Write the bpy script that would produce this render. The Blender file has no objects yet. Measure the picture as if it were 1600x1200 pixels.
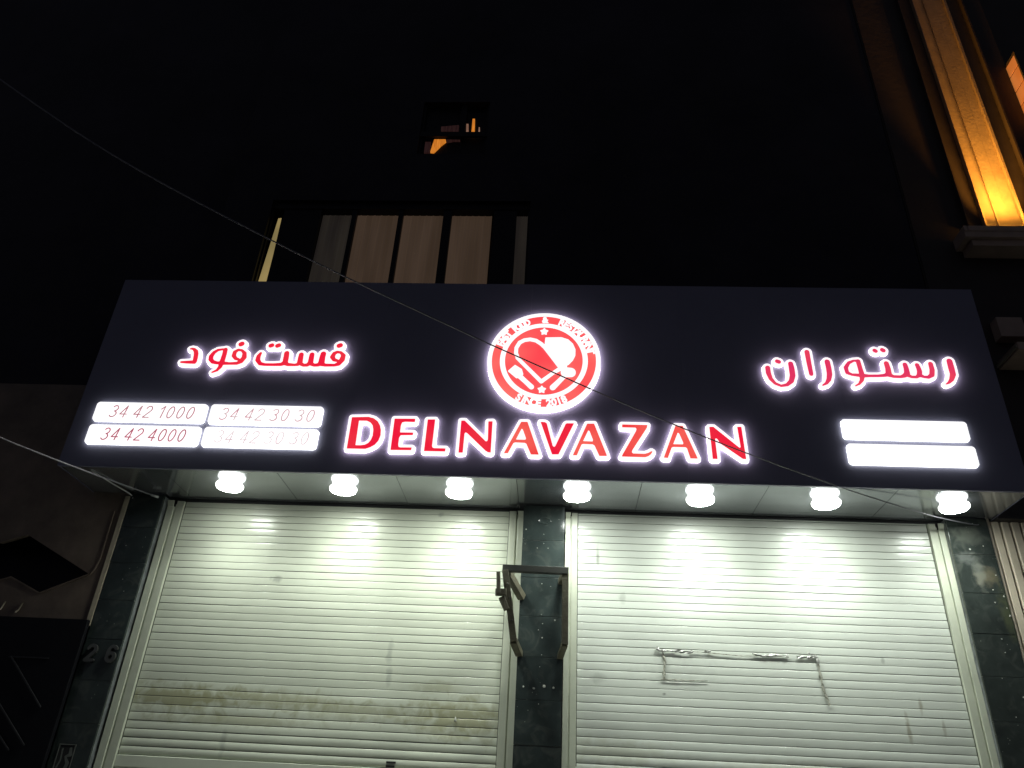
import bpy, bmesh, math, random
import numpy as np
from mathutils import Vector, Matrix
random.seed(7)
S = bpy.context.scene
COL = S.collection

# ---------------------------------------------------------------- camera
YAW, PITCH, ROLL, FPX = math.radians(-4.3045), math.radians(30.0085), math.radians(3.2869), 1230.92
def cam_axes():
    cy, sy, cp, sp, cr, sr = math.cos(YAW), math.sin(YAW), math.cos(PITCH), math.sin(PITCH), math.cos(ROLL), math.sin(ROLL)
    fwd = Vector((sy*cp, cy*cp, sp)); right = Vector((cy, -sy, 0)); up = right.cross(fwd)
    return right*cr + up*sr, up*cr - right*sr, fwd
r_, u_, f_ = cam_axes()
cd = bpy.data.cameras.new('camera'); cam = bpy.data.objects.new('camera', cd); COL.objects.link(cam)
cam.matrix_world = Matrix(((r_.x, u_.x, -f_.x, 0.0), (r_.y, u_.y, -f_.y, -6.5), (r_.z, u_.z, -f_.z, 1.6), (0, 0, 0, 1)))
cd.sensor_width = 36.0; cd.lens = FPX/1600*36.0; cd.clip_start = 0.05; cd.clip_end = 500
S.camera = cam

# ---------------------------------------------------------------- world (night sky glow) and exposure
W = bpy.data.worlds.new('World'); S.world = W; W.use_nodes = True
nt = W.node_tree; bg = nt.nodes['Background']
sky = nt.nodes.new('ShaderNodeTexSky'); sky.sky_type = 'NISHITA'; sky.sun_disc = False
sky.sun_elevation = math.radians(-3.0); sky.sun_rotation = math.radians(200)
mixw = nt.nodes.new('ShaderNodeMixRGB'); mixw.blend_type = 'ADD'; mixw.inputs[0].default_value = 1.0
mixw.inputs[2].default_value = (0.75, 0.80, 1.10, 1)      # even urban sky glow
nt.links.new(sky.outputs[0], mixw.inputs[1]); nt.links.new(mixw.outputs[0], bg.inputs[0])
bg.inputs[1].default_value = 0.038
S.view_settings.view_transform = 'Standard'; S.view_settings.look = 'None'
S.view_settings.exposure = 0; S.view_settings.gamma = 1
S.render.engine = 'CYCLES'
S.cycles.use_denoising = True
S.cycles.max_bounces = 6; S.cycles.diffuse_bounces = 3; S.cycles.glossy_bounces = 4
S.cycles.sample_clamp_indirect = 3.0
S.cycles.caustics_reflective = False; S.cycles.caustics_refractive = False

# ---------------------------------------------------------------- measured outlines of the lettering (metres, facade x and z)
LAT = [["D",[[[-1.76,4.591],[-1.619,4.598],[-1.572,4.585],[-1.535,4.557],[-1.512,4.521],[-1.499,4.48],[-1.495,4.428],[-1.507,4.379],[-1.531,4.343],[-1.568,4.318],[-1.606,4.303],[-1.759,4.302]],[[-1.695,4.561],[-1.628,4.561],[-1.597,4.546],[-1.574,4.519],[-1.563,4.479],[-1.561,4.426],[-1.57,4.386],[-1.588,4.357],[-1.615,4.34],[-1.651,4.334],[-1.691,4.334]]]],["E",[[[-1.398,4.587],[-1.223,4.59],[-1.224,4.56],[-1.306,4.56],[-1.33,4.553],[-1.337,4.525],[-1.336,4.46],[-1.226,4.461],[-1.228,4.439],[-1.328,4.435],[-1.338,4.412],[-1.338,4.352],[-1.332,4.328],[-1.318,4.324],[-1.223,4.326],[-1.226,4.302],[-1.396,4.299]]]],["L",[[[-1.119,4.586],[-1.056,4.588],[-1.058,4.344],[-1.052,4.33],[-1.04,4.325],[-0.945,4.325],[-0.947,4.298],[-1.12,4.297]]]],["N",[[[-0.838,4.583],[-0.809,4.584],[-0.621,4.397],[-0.61,4.401],[-0.606,4.416],[-0.613,4.581],[-0.577,4.583],[-0.575,4.298],[-0.598,4.301],[-0.617,4.312],[-0.781,4.469],[-0.793,4.475],[-0.801,4.465],[-0.802,4.292],[-0.837,4.291]]]],["A",[[[-0.341,4.584],[-0.288,4.585],[-0.186,4.291],[-0.25,4.291],[-0.29,4.384],[-0.304,4.393],[-0.382,4.395],[-0.395,4.389],[-0.435,4.298],[-0.469,4.295]],[[-0.334,4.521],[-0.325,4.515],[-0.295,4.434],[-0.299,4.421],[-0.376,4.421]]]],["V",[[[-0.181,4.588],[-0.144,4.586],[-0.129,4.575],[-0.075,4.371],[-0.064,4.363],[-0.055,4.371],[0.025,4.573],[0.034,4.58],[0.094,4.581],[-0.027,4.298],[-0.08,4.296]]]],["A",[[[0.201,4.581],[0.258,4.583],[0.361,4.295],[0.299,4.293],[0.261,4.384],[0.247,4.394],[0.169,4.396],[0.157,4.39],[0.12,4.294],[0.087,4.293]],[[0.211,4.52],[0.221,4.513],[0.249,4.433],[0.245,4.42],[0.169,4.421]]]],["Z",[[[0.486,4.581],[0.692,4.581],[0.686,4.554],[0.564,4.352],[0.559,4.332],[0.569,4.322],[0.66,4.322],[0.689,4.331],[0.715,4.348],[0.724,4.342],[0.711,4.32],[0.688,4.301],[0.662,4.292],[0.477,4.293],[0.481,4.305],[0.596,4.522],[0.602,4.543],[0.593,4.555],[0.486,4.555]]]],["A",[[[0.917,4.581],[0.976,4.58],[1.078,4.292],[1.02,4.292],[0.998,4.381],[0.987,4.389],[0.888,4.389],[0.877,4.382],[0.843,4.291],[0.81,4.293]],[[0.933,4.518],[0.943,4.512],[0.972,4.427],[0.968,4.414],[0.891,4.413]]]],["N",[[[1.189,4.577],[1.222,4.578],[1.411,4.398],[1.418,4.396],[1.423,4.404],[1.412,4.583],[1.446,4.584],[1.457,4.297],[1.43,4.3],[1.269,4.427],[1.243,4.471],[1.233,4.475],[1.227,4.467],[1.233,4.293],[1.195,4.293]]]]]
AR = [["dal",[[[-3.32,5.24,0.0043],[-3.303,5.242,0.0066],[-3.283,5.233,0.0104],[-3.264,5.213,0.0142],[-3.255,5.187,0.0151],[-3.251,5.152,0.0151],[-3.248,5.114,0.0142]],[[-3.37,5.1,0.0057],[-3.32,5.1,0.0095],[-3.249,5.103,0.0132]]]],["fe_vav",[[[-2.998,5.239,0.0076],[-3.029,5.24,0.0066],[-3.068,5.231,0.0085],[-3.097,5.205,0.0123],[-3.113,5.166,0.0151],[-3.109,5.134,0.0151],[-3.086,5.109,0.0132],[-3.046,5.098,0.0104],[-3.0,5.099,0.0123]],[[-3.0,5.236,0.0151],[-2.998,5.186,0.0151],[-3.0,5.139,0.0161],[-3.003,5.099,0.018],[-3.006,5.061,0.0132],[-3.025,5.024,0.0085],[-3.065,5.001,0.0038]],[[-3.003,5.098,0.0142],[-2.934,5.094,0.0085],[-2.864,5.098,0.0104],[-2.831,5.12,0.0151],[-2.813,5.161,0.017],[-2.819,5.204,0.0132],[-2.849,5.233,0.0076],[-2.883,5.237,0.0085],[-2.909,5.214,0.0132],[-2.91,5.176,0.0142],[-2.888,5.148,0.0113],[-2.85,5.134,0.0076]],[[-2.873,5.297,0.017],[-2.864,5.302,0.017]]]],["fe_sin_te",[[[-2.673,5.207,0.008],[-2.686,5.175,0.0138],[-2.685,5.136,0.0161],[-2.657,5.099,0.0126],[-2.613,5.09,0.0092],[-2.528,5.091,0.0092],[-2.468,5.095,0.0115],[-2.435,5.113,0.0184],[-2.436,5.166,0.0184],[-2.439,5.211,0.0172]],[[-2.434,5.11,0.0172],[-2.407,5.095,0.0115],[-2.346,5.092,0.008],[-2.317,5.099,0.0115],[-2.304,5.123,0.0184],[-2.306,5.168,0.0172],[-2.306,5.2,0.0161]],[[-2.305,5.112,0.0149],[-2.267,5.091,0.0103],[-2.232,5.094,0.0115],[-2.209,5.121,0.0184],[-2.21,5.17,0.0172],[-2.21,5.202,0.0161]],[[-2.211,5.111,0.0149],[-2.171,5.093,0.0103],[-2.136,5.098,0.0126],[-2.112,5.12,0.0218],[-2.113,5.172,0.0195],[-2.11,5.211,0.0184]],[[-2.114,5.109,0.0172],[-2.075,5.096,0.0103],[-1.991,5.097,0.0092],[-1.958,5.113,0.0149],[-1.934,5.155,0.0184],[-1.929,5.197,0.0149],[-1.955,5.228,0.0086],[-1.989,5.233,0.0092],[-2.014,5.217,0.0126],[-2.024,5.181,0.0161],[-2.006,5.153,0.0126],[-1.965,5.14,0.008]],[[-2.6,5.287,0.0149],[-2.588,5.292,0.0149]],[[-2.539,5.287,0.0149],[-2.526,5.293,0.0149]],[[-1.985,5.298,0.0161],[-1.972,5.304,0.0161]]]],["nun",[[[1.718,5.15,0.0172],[1.718,5.1,0.0172],[1.731,5.044,0.0138],[1.762,4.999,0.0098],[1.809,4.976,0.008],[1.86,4.988,0.0115],[1.898,5.025,0.0172],[1.915,5.078,0.0195],[1.916,5.145,0.0195],[1.913,5.195,0.0172]],[[1.804,5.217,0.0149],[1.817,5.211,0.0149]]]],["alef",[[[2.064,5.315,0.0172],[2.066,5.201,0.0161],[2.07,5.096,0.0138]]]],["re",[[[2.219,5.221,0.0184],[2.222,5.158,0.0184],[2.22,5.098,0.0184],[2.207,5.048,0.0161],[2.184,5.012,0.0103],[2.15,4.99,0.004]]]],["re_sin_te_vav",[[[2.48,5.235,0.0099],[2.439,5.236,0.0071],[2.394,5.213,0.0113],[2.363,5.166,0.0142],[2.367,5.117,0.0128],[2.402,5.098,0.0085],[2.487,5.091,0.0142]],[[2.474,5.231,0.0156],[2.48,5.157,0.0156],[2.485,5.091,0.0184],[2.474,5.046,0.0128],[2.449,5.011,0.0071],[2.416,4.991,0.0035]],[[2.485,5.09,0.0156],[2.541,5.089,0.0092],[2.616,5.091,0.0092],[2.671,5.097,0.0113],[2.704,5.112,0.0213],[2.707,5.162,0.0184],[2.703,5.215,0.017]],[[2.706,5.104,0.0184],[2.737,5.087,0.0099],[2.798,5.086,0.0099],[2.831,5.099,0.0156],[2.854,5.122,0.0198],[2.856,5.169,0.017],[2.853,5.206,0.0156]],[[2.849,5.107,0.0156],[2.886,5.086,0.0092],[2.923,5.086,0.0099],[2.95,5.106,0.017],[2.959,5.142,0.017],[2.957,5.171,0.0156],[2.951,5.204,0.0142]],[[2.95,5.106,0.0156],[2.987,5.088,0.0085],[3.02,5.087,0.0113],[3.052,5.11,0.017],[3.064,5.161,0.017],[3.063,5.218,0.0156]],[[2.629,5.342,0.0142],[2.637,5.336,0.0142]],[[2.694,5.349,0.0156],[2.702,5.343,0.0156]]]],["re_end",[[[3.223,5.248,0.0198],[3.223,5.181,0.0213],[3.223,5.12,0.0198],[3.202,5.071,0.0156],[3.175,5.04,0.0085],[3.15,5.025,0.0035]]]]]
LOGOS = [[[-0.397,5.197,0.0162],[-0.414,5.243,0.0162],[-0.413,5.297,0.0162],[-0.387,5.352,0.0162],[-0.346,5.378,0.0162],[-0.296,5.387,0.0162],[-0.245,5.375,0.0162],[-0.198,5.341,0.0162],[-0.164,5.304,0.0162],[-0.031,5.11,0.0162]],[[-0.401,5.195,0.0146],[-0.187,4.962,0.0162],[-0.087,5.051,0.0146],[0.009,5.122,0.0194]],[[-0.372,5.012,0.0194],[-0.321,4.961,0.0178],[-0.268,4.908,0.0194]],[[-0.001,5.011,0.0178],[-0.045,4.958,0.0194],[-0.088,4.907,0.0227]],[[0.023,5.059,0.0445],[0.059,5.057,0.0421]]]
LOGOP = [[[-0.164,5.407],[-0.025,5.412],[0.034,5.391],[0.076,5.347],[0.099,5.288],[0.098,5.229],[0.078,5.18],[0.042,5.136],[0.001,5.111],[-0.044,5.112],[-0.116,5.205],[-0.17,5.312]],[[-0.416,5.119],[-0.358,5.079],[-0.344,5.032],[-0.367,4.998],[-0.4,4.995],[-0.471,5.06]]]
LC = [[-0.171,5.163],[-0.659,5.145],[0.316,5.185],[-0.179,5.68],[-0.162,4.682],[-0.175,5.474],[-0.182,4.882],[-0.175,5.59]]
W1_ = [[-2.937,-3.0,5.275],[-2.661,-2.875,5.149],[-2.317,-2.719,5.059],[-2.122,-2.63,5.007],[-1.961,-2.557,4.957],[-1.76,-2.466,4.888],[-1.491,-2.344,4.818],[-1.237,-2.229,4.756],[-0.627,-1.953,4.597],[-0.501,-1.895,4.579],[-0.337,-1.821,4.542],[-0.079,-1.704,4.479],[0.183,-1.585,4.427],[0.52,-1.432,4.341],[0.805,-1.303,4.3],[1.073,-1.181,4.247],[1.381,-1.042,4.201],[1.806,-0.849,4.131],[2.187,-0.676,4.088],[2.318,-0.617,4.09],[2.659,-0.462,4.049],[2.913,-0.347,4.031],[3.062,-0.279,4.018],[3.24,-0.198,4.032],[3.413,-0.12,4.039]]
W2_ = [[-3.695,-2.0,3.725],[-3.681,-1.77,3.756],[-3.658,-1.395,3.824],[-3.632,-0.974,3.905],[-3.612,-0.654,3.96],[-3.586,-0.221,4.053],[-3.58,-0.13,4.073]]
W3_ = [[-3.933,-0.6,4.102],[-3.883,-0.401,4.091],[-3.815,-0.13,4.084]]
UP = [[[-1.583,8.731],[-1.449,8.731],[-1.44,8.698],[-1.493,8.634],[-1.534,8.569],[-1.568,8.518],[-1.609,8.523],[-1.597,8.634]],[[-1.22,8.991],[-1.196,8.991],[-1.184,8.82],[-1.211,8.82]],[[-1.152,9.078],[-1.125,9.078],[-1.109,8.815],[-1.149,8.815]],[[-1.067,8.934],[-1.056,8.934],[-1.048,8.82],[-1.066,8.82]],[[-1.523,8.944],[-1.309,8.972],[-1.303,8.856],[-1.517,8.877]],[[-1.442,8.728],[-1.275,8.724],[-1.274,8.708],[-1.354,8.708],[-1.432,8.685]],[[-1.686,8.689],[-1.619,8.689],[-1.614,8.514],[-1.684,8.514]]]

# ---------------------------------------------------------------- materials
MATS = {}
def lk(m, a, b): m.node_tree.links.new(a, b)
def nd(m, t, **k):
    n = m.node_tree.nodes.new(t)
    for a, v in k.items(): setattr(n, a, v)
    return n
def rgba(c): return (c[0], c[1], c[2], 1)
def pbr(name, col, rough=.5, metal=0., noise=.15, scale=6., bump=0., col2=None, spec=.5, coat=0., rough_var=0., bscale=None):
    m = bpy.data.materials.new(name); m.use_nodes = True; MATS[name] = m
    b = m.node_tree.nodes['Principled BSDF']
    b.inputs['Metallic'].default_value = metal; b.inputs['Roughness'].default_value = rough
    b.inputs['Specular IOR Level'].default_value = spec; b.inputs['Coat Weight'].default_value = coat
    tc = nd(m, 'ShaderNodeTexCoord'); ns = nd(m, 'ShaderNodeTexNoise'); ns.inputs['Scale'].default_value = scale
    ns.inputs['Detail'].default_value = 6; ns.inputs['Roughness'].default_value = .65
    lk(m, tc.outputs['Object'], ns.inputs['Vector'])
    cr = nd(m, 'ShaderNodeValToRGB'); cr.color_ramp.elements[0].position = .3; cr.color_ramp.elements[1].position = .72
    c2 = col2 if col2 else tuple(c*(1-noise) for c in col)
    cr.color_ramp.elements[0].color = rgba(c2); cr.color_ramp.elements[1].color = rgba(tuple(min(1, c*(1+noise*.6)) for c in col))
    lk(m, ns.outputs['Fac'], cr.inputs[0]); lk(m, cr.outputs[0], b.inputs['Base Color'])
    m['bc'] = 1
    if rough_var:
        mr = nd(m, 'ShaderNodeMapRange'); mr.inputs[3].default_value = rough-rough_var; mr.inputs[4].default_value = rough+rough_var
        lk(m, ns.outputs['Fac'], mr.inputs[0]); lk(m, mr.outputs[0], b.inputs['Roughness'])
    if bump:
        n2 = nd(m, 'ShaderNodeTexNoise'); n2.inputs['Scale'].default_value = bscale or scale*6; n2.inputs['Detail'].default_value = 4
        lk(m, tc.outputs['Object'], n2.inputs['Vector'])
        bp = nd(m, 'ShaderNodeBump'); bp.inputs['Strength'].default_value = bump; bp.inputs['Distance'].default_value = .01
        lk(m, n2.outputs['Fac'], bp.inputs['Height']); lk(m, bp.outputs[0], b.inputs['Normal'])
    return m, b, cr, tc
def emis(name, col, st, col2=None, scale=3., lo=.35, hi=.65, stretch=None):
    m = bpy.data.materials.new(name); m.use_nodes = True; MATS[name] = m
    b = m.node_tree.nodes['Principled BSDF']; b.inputs['Base Color'].default_value = rgba(tuple(min(.8, c) for c in col))
    b.inputs['Roughness'].default_value = .35
    b.inputs['Emission Strength'].default_value = st; b.inputs['Emission Color'].default_value = rgba(col)
    if col2:
        tc = nd(m, 'ShaderNodeTexCoord'); ns = nd(m, 'ShaderNodeTexNoise'); ns.inputs['Scale'].default_value = scale
        if stretch:
            mp = nd(m, 'ShaderNodeMapping'); mp.inputs['Scale'].default_value = stretch
            lk(m, tc.outputs['Object'], mp.inputs[0]); lk(m, mp.outputs[0], ns.inputs['Vector'])
        else: lk(m, tc.outputs['Object'], ns.inputs['Vector'])
        cr = nd(m, 'ShaderNodeValToRGB'); cr.color_ramp.elements[0].position = lo; cr.color_ramp.elements[1].position = hi
        cr.color_ramp.elements[0].color = rgba(col); cr.color_ramp.elements[1].color = rgba(col2)
        lk(m, ns.outputs['Fac'], cr.inputs[0]); lk(m, cr.outputs[0], b.inputs['Emission Color'])
    return m
def stains(m, b, cr, tc, spots, amount=.8):
    """spots: (x, z, rx, rz, colour) soft, noise-edged dirt patches on the x-z face of a surface, painted dirt with its own shape"""
    nz = nd(m, 'ShaderNodeTexNoise'); nz.inputs['Scale'].default_value = 12; nz.inputs['Detail'].default_value = 8; nz.inputs['Distortion'].default_value = .6
    lk(m, tc.outputs['Object'], nz.inputs['Vector'])
    cur = cr.outputs[0]
    for (x, z, rx, rz, c, a) in spots:
        mp = nd(m, 'ShaderNodeMapping'); mp.vector_type = 'POINT'
        mp.inputs['Location'].default_value = (-x/rx, 0, -z/rz); mp.inputs['Scale'].default_value = (1/rx, 0, 1/rz)
        lk(m, tc.outputs['Object'], mp.inputs[0])
        ln = nd(m, 'ShaderNodeVectorMath', operation='LENGTH'); lk(m, mp.outputs[0], ln.inputs[0])
        ad = nd(m, 'ShaderNodeMath', operation='MULTIPLY_ADD'); lk(m, nz.outputs['Fac'], ad.inputs[0]); ad.inputs[1].default_value = 2.6
        lk(m, ln.outputs['Value'], ad.inputs[2])
        mr = nd(m, 'ShaderNodeMapRange'); mr.inputs[1].default_value = 2.45; mr.inputs[2].default_value = 1.65
        mr.inputs[3].default_value = 0; mr.inputs[4].default_value = a
        lk(m, ad.outputs[0], mr.inputs[0])
        mx = nd(m, 'ShaderNodeMixRGB'); mx.inputs[2].default_value = rgba(c); lk(m, mr.outputs[0], mx.inputs[0])
        lk(m, cur, mx.inputs[1]); cur = mx.outputs[0]
    lk(m, cur, b.inputs['Base Color'])

OL = (.31, .305, .165); GR = (.22, .23, .20); BR = (.25, .22, .14)
x_ = pbr('shutter paint left', (.60, .635, .52), rough=.24, noise=.07, scale=2.2, bump=.04, bscale=30, rough_var=.05)
stains(*x_, [(-3.0, 2.44, .55, .11, OL, .75), (-2.3, 2.46, .6, .08, OL, .55), (-1.5, 2.40, .55, .07, OL, .45), (-.75, 2.38, .42, .16, OL, .72),
 (-2.5, 2.30, .7, .05, OL, .4), (-2.4, 3.42, .05, .03, GR, .6), (-1.35, 2.85, .03, .10, GR, .4), (-1.33, 2.68, .025, .07, GR, .4), (-2.55, 2.15, .03, .12, GR, .35),
 (-.95, 2.60, .2, .05, OL, .4), (-1.05, 4.02, .03, .02, GR, .5)])
x_ = pbr('shutter paint right', (.61, .645, .575), rough=.24, noise=.06, scale=2.0, bump=.04, bscale=30, rough_var=.05)
stains(*x_, [(.32, 3.70, .018, .10, GR, .75), (.52, 3.35, .03, .05, GR, .35), (.31, 2.72, .06, .04, GR, .35), (.824, 2.63, .022, .015, (.05, .05, .05), .8),
 (2.62, 2.47, .016, .11, BR, .6), (2.74, 2.62, .014, .06, BR, .55), (2.80, 2.13, .014, .08, BR, .6), (2.52, 2.95, .016, .03, GR, .5), (2.88, 2.48, .012, .06, BR, .4),
 (.95, 2.80, .3, .10, GR, .14), (.4, 2.2, .5, .10, OL, .25), (1.9, 2.15, .7, .06, OL, .18)])
x_ = pbr('guide paint', (.52, .55, .44), rough=.38, noise=.12, scale=4, bump=.05)
pbr('guide groove', (.10, .11, .085), rough=.6)
def tile_mat(name, col, stain):
    m, b, cr, tc = pbr(name, col, rough=.16, noise=.35, scale=5, spec=.5, rough_var=.06)
    vo = nd(m, 'ShaderNodeTexVoronoi'); vo.inputs['Scale'].default_value = 26; lk(m, tc.outputs['Object'], vo.inputs['Vector'])
    lt = nd(m, 'ShaderNodeMath', operation='LESS_THAN'); lt.inputs[1].default_value = .085; lk(m, vo.outputs['Distance'], lt.inputs[0])
    n3 = nd(m, 'ShaderNodeTexNoise'); n3.inputs['Scale'].default_value = 3.1; lk(m, tc.outputs['Object'], n3.inputs['Vector'])
    g = nd(m, 'ShaderNodeMath', operation='GREATER_THAN'); g.inputs[1].default_value = .56; lk(m, n3.outputs['Fac'], g.inputs[0])
    mu = nd(m, 'ShaderNodeMath', operation='MULTIPLY'); lk(m, lt.outputs[0], mu.inputs[0]); lk(m, g.outputs[0], mu.inputs[1])
    mu2 = nd(m, 'ShaderNodeMath', operation='MULTIPLY'); lk(m, mu.outputs[0], mu2.inputs[0]); mu2.inputs[1].default_value = .6
    mx = nd(m, 'ShaderNodeMixRGB'); mx.inputs[2].default_value = (.34, .36, .30, 1); lk(m, mu2.outputs[0], mx.inputs[0])
    # cloudy dust smears
    n4 = nd(m, 'ShaderNodeTexNoise'); n4.inputs['Scale'].default_value = 7; n4.inputs['Detail'].default_value = 8; n4.inputs['Distortion'].default_value = 1.5
    lk(m, tc.outputs['Object'], n4.inputs['Vector'])
    mr = nd(m, 'ShaderNodeMapRange'); mr.inputs[1].default_value = .52; mr.inputs[2].default_value = .78; mr.inputs[4].default_value = .35
    lk(m, n4.outputs['Fac'], mr.inputs[0])
    mx0 = nd(m, 'ShaderNodeMixRGB'); mx0.inputs[2].default_value = (.12, .13, .11, 1); lk(m, mr.outputs[0], mx0.inputs[0]); lk(m, cr.outputs[0], mx0.inputs[1])
    lk(m, mx0.outputs[0], mx.inputs[1])
    class o: outputs = [mx.outputs[0]]
    stains(m, b, o, tc, stain)
    return m
tile_mat('dark pillar tile', (.030, .040, .038), [])
tile_mat('worn pillar tile', (.032, .040, .036), [(3.42, 3.60, .10, .09, (.16, .14, .09), .6), (3.36, 3.66, .05, .16, (.20, .21, .18), .5), (3.30, 3.75, .10, .05, (.15, .16, .15), .5), (3.50, 3.35, .06, .25, (.075, .085, .045), .7), (3.36, 3.95, .14, .10, (.11, .12, .10), .5)])
pbr('tile joint', (.15, .16, .145), rough=.8)
pbr('rough reveal', (.15, .165, .165), rough=.7, noise=.5, scale=14, bump=.5)
pbr('plaster dab', (.42, .43, .38), rough=.8)
# glossy navy composite panel
pbr('navy composite panel', (.19, .187, .262), rough=.38, noise=.10, scale=.9, spec=.4)
pbr('soffit composite panel', (.40, .42, .45), rough=.17, metal=.80, noise=.06, scale=3, rough_var=.04)
pbr('panel joint', (.015, .016, .018), rough=.7)
pbr('black facade stone', (.022, .018, .024), rough=.5, noise=.7, scale=.8, spec=.2)
pbr('window frame dark', (.012, .010, .012), rough=.5, spec=.2)
pbr('header dark', (.035, .030, .028), rough=.6, noise=.3)
pbr('brown plate', (.20, .155, .12), rough=.55, noise=.35, scale=3.5, bump=.1, spec=.3)
pbr('aluminium edge', (.50, .44, .32), rough=.4, noise=.25, scale=8)
pbr('gate black', (.006, .006, .008), rough=.45, spec=.25)
pbr('gate bar', (.022, .022, .023), rough=.35)
pbr('number metal', (.15, .155, .145), rough=.35, metal=.7, noise=.2, scale=20)
pbr('plate paint', (.12, .13, .115), rough=.5, noise=.2, scale=25)
pbr('plate mark', (.012, .013, .012), rough=.6)
pbr('rusty bracket', (.105, .10, .062), rough=.62, noise=.45, scale=14, bump=.35, col2=(.06, .052, .032))
pbr('bracket dark', (.040, .043, .036), rough=.5, noise=.3, scale=10)
pbr('cable rubber', (.17, .165, .185), rough=.32, spec=.6)
pbr('cable tip', (.5, .5, .5), rough=.5)
pbr('grey tape', (.46, .47, .43), rough=.22, metal=.25, noise=.4, scale=30, bump=.6, bscale=60)
pbr('tape residue', (.34, .345, .28), rough=.6, noise=.5, scale=40)
pbr('lamp housing', (.75, .76, .74), rough=.35, noise=.03)
pbr('ribbed beige', (.64, .57, .44), rough=.5, noise=.12, scale=6, bump=.08)
pbr('neighbour stone', (.045, .034, .029), rough=.7, noise=.3, scale=2.5, bump=.2)
pbr('neighbour stone pale', (.36, .28, .19), rough=.65, noise=.2, scale=5, bump=.15)
pbr('neighbour trim', (.46, .34, .26), rough=.6, noise=.2, scale=5)
pbr('asphalt', (.12, .12, .12), rough=.9, noise=.3, scale=8, bump=.5, bscale=120)
pbr('paving', (.50, .49, .46), rough=.85, noise=.2, scale=5, bump=.3, bscale=60)
pbr('kerb concrete', (.24, .235, .22), rough=.85, noise=.2, scale=5)
LS = [60, 88, 108, 94, 114, 114, 74]
for k_, v_ in enumerate(LS): emis('lamp diffuser %d' % k_, (.94, 1.0, .93), v_)
emis('lamp rim', (.97, 1.0, .95), 4)
pbr('slat seam', (.20, .21, .165), rough=.6)
emis('white acrylic', (1.0, .97, .98), 1.12)
emis('panel acrylic', (1.0, 1.0, 1.0), 1.15)
emis('letter side', (1.0, .84, .95), 6)
emis('panel side', (.97, 1.0, .98), 3.5)
emis('red acrylic', (.84, .008, .042), 1.0, (.83, .030, .050), 4)
emis('hot red acrylic', (.86, .045, .050), 1.0, (.90, .13, .10), 3)
emis('rose acrylic', (.72, .030, .120), 1.0, (.82, .055, .10), 6)
emis('logo red acrylic', (.98, .065, .080), 1.0, (1.0, .17, .145), 2.2)
emis('digit red', (.46, .13, .18), 1.0, (.36, .09, .13), 14)
emis('digit grey red', (.46, .28, .30), 1.0, (.42, .13, .17), 14)
emis('digit pale', (.62, .50, .51), 1.0, (.55, .28, .32), 14)
emis('digit faint', (.80, .72, .73), 1.0, (.66, .50, .53), 12)
emis('lit curtain', (.036, .023, .015), 1.0, (.048, .031, .021), 2.0, stretch=(4, 1, .35))
emis('dim curtain', (.011, .009, .008), 1.0, (.018, .015, .012), 2.0, stretch=(4, 1, .4))
emis('glow strip', (.34, .25, .095), .9, (.22, .17, .07), 2.0)  # emission stands in for light on the wide window's left jamb
emis('amber curtain', (.46, .13, .012), 1.0, (.75, .25, .03), 5.0, stretch=(30, 1, 1.5))
emis('pale glow strip', (.42, .24, .16), .8, (.12, .05, .03), 4.0)
emis('faint lit curtain', (.010, .003, .003), 1.0, (.022, .009, .008), 4.0, stretch=(20, 1, 1))
emis('amber pane', (.27, .088, .016), 1.0, (.33, .125, .03), 3.0)
emis('amber lens', (1.0, .48, .06), 60)

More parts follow.
